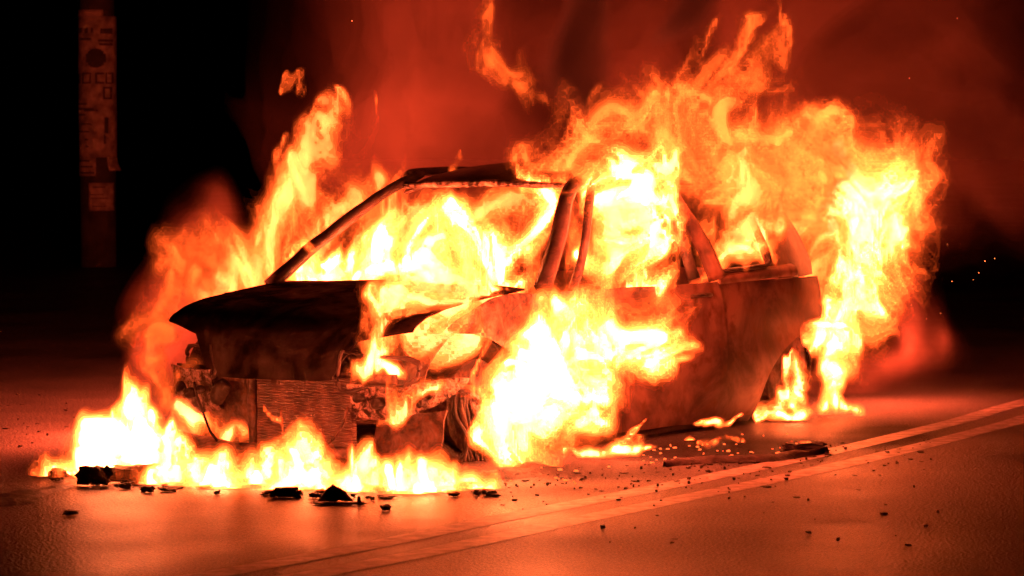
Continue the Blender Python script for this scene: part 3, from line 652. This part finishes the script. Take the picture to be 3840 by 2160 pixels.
smoke("low glowing smoke on the road behind the rear wheel", [[(3180, 1480, 16.8, 100), (3260, 1400, 17.0, 115), (3280, 1260, 17.1, 100), (3290, 1120, 17.2, 60)], [(3380, 1400, 17.2, 70)]], (.006, .016, .04, .09, .2, .3), 43, .03, (.22, .13, .07), (.75, .5, .42), .65)
smoke("narrow column of black soot rising behind the roof through the lit smoke", [[(2135, -120, 15.4, 57), (2140, 120, 15.4, 63), (2130, 300, 15.4, 57), (2190, 385, 15.4, 46)], [(2230, 380, 15.4, 34), (2330, 390, 15.4, 37), (2400, 340, 15.4, 23)], [(2510, 90, 15.5, 57), (2580, -60, 15.5, 69)]], (1.5, 3, 5, 7, 8, 8), 46, .025, (.08, .05, .04), (.06, .05, .05), .34)

# ------------------------------------------------------------------ pole with torn posters
PB = on_ground(370, 1000)
PR = 65 * PB.y / F_PX
M_POLE = plain("weathered_pole", (.10, .085, .07), .85, .35, 6)
pole = link("utility_pole", bar_mesh("utility_pole", [(PB.x, PB.y, -.2), (PB.x, PB.y, 2.5), (PB.x, PB.y, 6), (PB.x, PB.y, 9.5)], [PR * 1.03, PR, PR * .93, PR * .88], 3, 24, 1, .012), M_POLE)
tag(pole, "thick round utility pole standing in the dark beyond the road", "pole")
M_PAPER = plain("stained_paper", (.55, .50, .44), .8, .5, 11)
M_INK = plain("poster_ink", (.14, .12, .11), .8, .2, 9)

def pole_z(py): return at(370, py, PB.y - PR).z
def pole_patch(name, boxes, lift, mat, parent=None, curl=0):
    """paper or ink wrapped round the pole: boxes (x0, x1, y0, y1) as the photo shows them"""
    V, Fs = [], []
    for x0, x1, y0, y1 in boxes:
        a0, a1 = (math.asin(max(-1, min(1, (x - 370) / 65.5))) for x in (x0, x1))
        if x0 <= 306: a0 = -2.0
        if x1 >= 434: a1 = 1.9
        n = max(2, int((a1 - a0) / .12)); k = max(2, int(abs(y1 - y0) / 40) + 1); b = len(V)
        for i in range(k + 1):
            z = pole_z(y0 + (y1 - y0) * i / k)
            for j in range(n + 1):
                a = a0 + (a1 - a0) * j / n
                r = PR * 1.035 + lift + .004 * vnoise(np.array([a * 3, z * 4, lift * 50])) + curl * (i / k) ** 2
                V.append((PB.x + r * math.sin(a), PB.y - r * math.cos(a), z))
        Fs += [(b + i * (n + 1) + j, b + i * (n + 1) + j + 1, b + (i + 1) * (n + 1) + j + 1, b + (i + 1) * (n + 1) + j) for i in range(k) for j in range(n)]
    o = link(name, mesh(name, V, Fs), mat, parent)
    m = o.modifiers.new("solid", 'SOLIDIFY'); m.thickness = .002
    return o
po = pole_patch("poster", [(300, 398, 36, 60), (300, 440, 60, 590), (300, 371, 590, 660)], .008, M_PAPER)
tag(po, "torn pale poster printed with block letters wrapped round the pole", "poster")
pole_patch("torn_strip", [(408, 436, 590, 640)], .008, M_PAPER, po, .05)
ink = []
for x0, x1, y0, y1 in ((304, 326, 104, 122), (334, 346, 104, 124), (357, 364, 104, 124), (388, 426, 106, 126), (316, 356, 142, 150), (380, 428, 148, 156), (384, 426, 162, 170)):
    ink.append((x0, x1, y0, y1))
for k in range(9):                                                   # round emblem
    a = (k + .5) / 9 * 2 - 1
    h = 36 * math.sqrt(1 - a * a)
    ink.append((372 + 34 * (a - .11), 372 + 34 * (a + .11), 218 - h, 218 + h))
def ring(x0, x1, y0, y1, w=6): return [(x0, x0 + w, y0, y1), (x1 - w, x1, y0, y1), (x0 + w, x1 - w, y0, y0 + w), (x0 + w, x1 - w, y1 - w, y1)]
ink += ring(324, 356, 272, 314) + [(370, 377, 272, 314), (377, 400, 272, 279), (377, 400, 307, 314)] + ring(404, 428, 272, 314, 5) + ring(396, 424, 326, 372, 6) + [(308, 318, 276, 312)]
for y, x0, x1 in ((386, 306, 340), (405, 310, 366), (411, 330, 378), (427, 306, 334), (462, 318, 360), (490, 310, 350), (520, 332, 346), (545, 336, 346), (600, 312, 350), (622, 316, 360), (645, 316, 366)):
    ink.append((x0, x1, y, y + 6))
ink += [(400, 412, 440, 500), (398, 404, 505, 540)]
pole_patch("lettering", ink, .013, M_INK, po)
nt = pole_patch("notice", [(344, 430, 686, 790)], .008, M_PAPER)
tag(nt, "small square pale notice on the pole below the torn poster", "notice")
pole_patch("lettering", [(360, 402, 700, 704), (352, 396, 728, 731), (352, 410, 742, 745), (356, 402, 772, 775)], .012, M_INK, nt)

# ------------------------------------------------------------------ litter on the road
def shard(name, label, cat, px, py, size, rot, mat, seed, group=None, tilt=0.0):
    o = link(name, lump_mesh(name, size, seed, 4, .34), mat); p = on_ground(px, py)
    o.location = p; o.rotation_euler = (tilt, tilt * .6, rot)
    return tag(o, label, cat, group)

shard("bumper_fragment", "upright black bumper fragment standing at the near end of the road fire", "fragment", 360, 1822, (.10, .05, .07), .15, M_CHAR, 11)
shard("bumper_fragment", "low black bumper fragment lying half inside the white road fire", "fragment", 490, 1812, (.15, .05, .05), -.15, M_CHAR, 12)
shard("debris_tip", "pointed black scrap at the far tip of the road fire", "scrap", 215, 1802, (.06, .05, .03), .4, M_CHAR, 3)
blk = empty("burnt_block", on_ground(1072, 1866), .05)
tag(blk, "dark oblong burnt block with two stub feet in front of the road fire", "block")
link("block_body", lump_mesh("block_body", (.088, .05, .036), 4, 3, .12), M_CHAR, blk)
for x in (-.052, .048):
    f = link("stub_foot", lump_mesh("stub_foot", (.022, .03, .026), 5 + int(x > 0), 2, .2), M_CHAR, blk); f.location = (x, -.025, 0)
R = []
for t in np.linspace(0, 1, 6):
    hw = .065 * (1 - t) ** .8 + .006
    R.append([(-.012 * t + hw * x, .03 * t + .012 * x * x, .058 * t * (1 - .12 * x * x) + .004) for x in np.linspace(-1, 1, 6)])
o = link("metal_shard", grid_mesh("metal_shard", R, 2, 2, .008, 25, 4), M_RUST); o.location = on_ground(1262, 1880); o.rotation_euler = (0, 0, .12)
o.modifiers.new("solid", 'SOLIDIFY').thickness = .006
tag(o, "bent triangular metal shard standing red against the road fire", "shard")
shard("flat_plate", "thin flat charred plate under the triangular shard", "plate", 1265, 1893, (.16, .05, .008), -.03, M_CHAR, 6)
for px, py, sz, lb in ((555, 1848, (.036, .03, .022), "black crumb lying in front of the low bumper fragment"), (265, 1932, (.045, .03, .012), "flat dark scrap alone on the dark asphalt at the lower left"), (1448, 1915, (.034, .03, .014), "black crumb right of the flat plate"), (1346, 1893, (.012, .02, .02), "tiny upright black crumb at the end of the flat plate"), (2260, 1985 , (.012, .02, .012), "tiny crumb at the near edge of the double line")):
    shard("debris_crumb", lb, "debris", px, py, sz, random.uniform(-1, 1), M_DEBRIS, px % 17)
rs = random.Random(11)
for k in range(34):
    px = rs.uniform(330, 1850); py = np.interp(px, [300, 700, 1000, 1400, 1850], [1822, 1838, 1856, 1868, 1850]) + rs.uniform(-12, 10)
    w_ = rs.uniform(.015, .06)
    shard("melted_scrap", "small melted black scrap along the near edge of the road fire", "scrap", px, py, (w_, w_ * rs.uniform(.4, .8), rs.uniform(.006, .016)), rs.uniform(-.6, .6), M_CHAR, 50 + k, "melted scraps along the road fire")

def ribbon(name, label, cat, pts, w, z, mat, seed):
    L_, R_ = [], []
    P = catmull([on_ground(x, y) for x, y in pts], 6)
    T = np.gradient(P, axis=0); T /= np.linalg.norm(T, axis=1)[:, None]
    ww = np.interp(np.linspace(0, 1, len(P)), np.linspace(0, 1, len(w)), w)
    N = np.stack([-T[:, 1], T[:, 0], 0 * T[:, 0]], 1)
    jit = .25 * fbm(P * 9 + seed, 2)
    rows = [[p - n_ * a * (1 + j) + np.array([0, 0, .002]), p - n_ * a * .4 + np.array([0, 0, z]), p + n_ * a * .4 + np.array([0, 0, z * .8]), p + n_ * a * (1 - j) + np.array([0, 0, .002])] for p, n_, a, j in zip(P, N, ww, jit)]
    o = link(name, grid_mesh(name, rows, 1, 2, .006, 14, seed), mat)
    return tag(o, label, cat)
ribbon("charred_strip", "long black charred trim strip lying beside the rear of the car", "strip", [(2490, 1752), (2580, 1738), (2700, 1732), (2850, 1728), (2960, 1716), (3100, 1698)], [.01, .05, .03, .06, .055, .02], .028, M_CHAR, 1)
ribbon("tar_streak", "flat black molten streak running in from the left edge", "molten plastic", [(-120, 1905), (0, 1880), (120, 1850), (260, 1825)], [.10, .12, .09, .03], .012, M_CHAR, 2)
ch = shard("charred_lump", "charred lump with flames on top at the end of the charred strip", "lump", 3005, 1702, (.15, .06, .035), -.1, M_CHAR, 8)
flame("little flames on top of the charred lump by the strip", [[(2940, 1668, 14.5, 9), (2990, 1655, 14.5, 11), (3025, 1650, 14.5, 9), (3070, 1665, 14.5, 10), (3085, 1680, 14.5, 8)]], 1.3, .007, (.025, .015, .008), .45, 1.5, 44, group="small flames on the littered road")
# ash heaps, low and grainy
def heap(label, px, py, w, d, h, rot, seed):
    R = []
    for i in range(18):
        row = []
        for j in range(26):
            x, y = j / 25 * 2 - 1, i / 17 * 2 - 1
            q = x * x + y * y
            e = max(0.0, 1 - q * (1 + .5 * float(vnoise(np.array([x * 2 + seed, y * 2, .5])))))
            row.append((x * w, y * d, h * e ** .7 * (1 + .6 * float(fbm(np.array([x * 6, y * 6, seed]), 3))) - .004))
        R.append(row)
    o = link("ash_heap", grid_mesh("ash_heap", R, 1, 1, .004, 40, seed), M_DEBRIS)
    o.location = on_ground(px, py); o.rotation_euler = (0, 0, rot)
    return tag(o, label, "ash", None)
heap("ragged ash heap under the great wheel flame", 1900, 1785, .12, .2, .02, -.6, 3)
# crumbs of burnt stuff
protos = [lump_mesh("debris_bit", sz, 20 + i, 1, .3) for i, sz in enumerate(((.016, .02, .01), (.03, .022, .008), (.011, .014, .012), (.04, .03, .006)))]
rnd = random.Random(3)
first = set()
for k in range(280):
    if k < 50:
        px = rnd.uniform(2380, 3200); py = 1755 - (px - 2380) * .085 + rnd.gauss(0, 22)
    elif k < 220:
        px = rnd.uniform(1850, 3500); base = 1800 - (px - 1850) * .085
        py = base + abs(rnd.gauss(0, 55)) + rnd.uniform(-20, 10)
    elif k < 255: px, py = rnd.uniform(2100, 3700), rnd.uniform(1780, 2050)
    else: px, py = rnd.uniform(20, 330), rnd.uniform(1480, 1720)
    me = protos[rnd.choice((0, 0, 1, 2, 2, 3))]
    o = bpy.data.objects.new("debris_bit", me); COL.objects.link(o)
    if not me.materials: me.materials.append(M_DEBRIS)
    o.location = on_ground(px, py); o.rotation_euler = (0, 0, rnd.uniform(0, 6)); s_ = rnd.choice((.3, .35, .4, .45, .6, .8)); o.scale = (s_, s_, s_)
    if k < 220: lb = "tiny burnt crumb littering the asphalt between car and double line"
    elif k < 255: lb = "tiny dark crumb on the asphalt around the double line"
    else: lb = "tiny dark crumb on the asphalt left of the car"
    tag(o, lb, "debris", lb.replace("tiny burnt crumb", "burnt crumbs").replace("tiny dark crumb", "dark crumbs"))
emb = bpy.data.materials.new("ember_glow"); emb.use_nodes = True
be = emb.node_tree.nodes["Principled BSDF"]; be.inputs["Base Color"].default_value = (.02, .015, .012, 1); be.inputs["Emission Color"].default_value = (1, .13, .025, 1); be.inputs["Emission Strength"].default_value = 2.2
emb.cycles.emission_sampling = 'NONE'
eme = [lump_mesh("ember", sz, 33 + i, 2, .3) for i, sz in enumerate(((.008, .007, .006), (.014, .007, .005), (.005, .005, .008)))]
for k in range(70):
    px = rnd.uniform(2380, 3080) if k < 50 else rnd.uniform(1500, 2300)
    py = 1745 - (px - 2380) * .075 - abs(rnd.gauss(0, 42)) if k < 50 else rnd.uniform(1765, 1835) - (px - 1500) * .02
    me = rnd.choice(eme)
    if not me.materials: me.materials.append(emb)
    o = bpy.data.objects.new("ember", me); COL.objects.link(o); o.location = on_ground(px, py); o.rotation_euler = (0, 0, rnd.uniform(0, 6))
    s_ = rnd.uniform(.5, 1.3); o.scale = (s_, s_, s_)
    if k < 50: tag(o, "glowing ember in the rubble between the sill and the charred strip", "ember", "embers by the charred strip")
    else: tag(o, "glowing ember on the road in front of the wheel flame", "ember", "embers in front of the wheel flame")
# sparks in the air behind the car
spm = bpy.data.materials.new("spark_glow"); spm.use_nodes = True
bs = spm.node_tree.nodes["Principled BSDF"]; bs.inputs["Emission Color"].default_value = (1, .2, .04, 1); bs.inputs["Emission Strength"].default_value = 4
spm.cycles.emission_sampling = 'NONE'
sme = lump_mesh("spark", (.006, .006, .008), 2, 1, .2); sme.materials.append(spm)
for px, py in ((3694, 981), (3730, 971), (3671, 1024), (3650, 1050), (3570, 1057), (3413, 1046), (3423, 1084), (3526, 1176), (3553, 918), (3418, 1145), (3475, 1197), (3590, 70), (3410, 295), (1320, 80)):
    o = bpy.data.objects.new("spark", sme); COL.objects.link(o); o.location = at(px, py, 16.5)
    s_ = rnd.uniform(.25, .5); o.scale = (s_, s_, s_)
    tag(o, "tiny orange spark drifting in the dark beside the fire", "spark", "sparks in the night air")
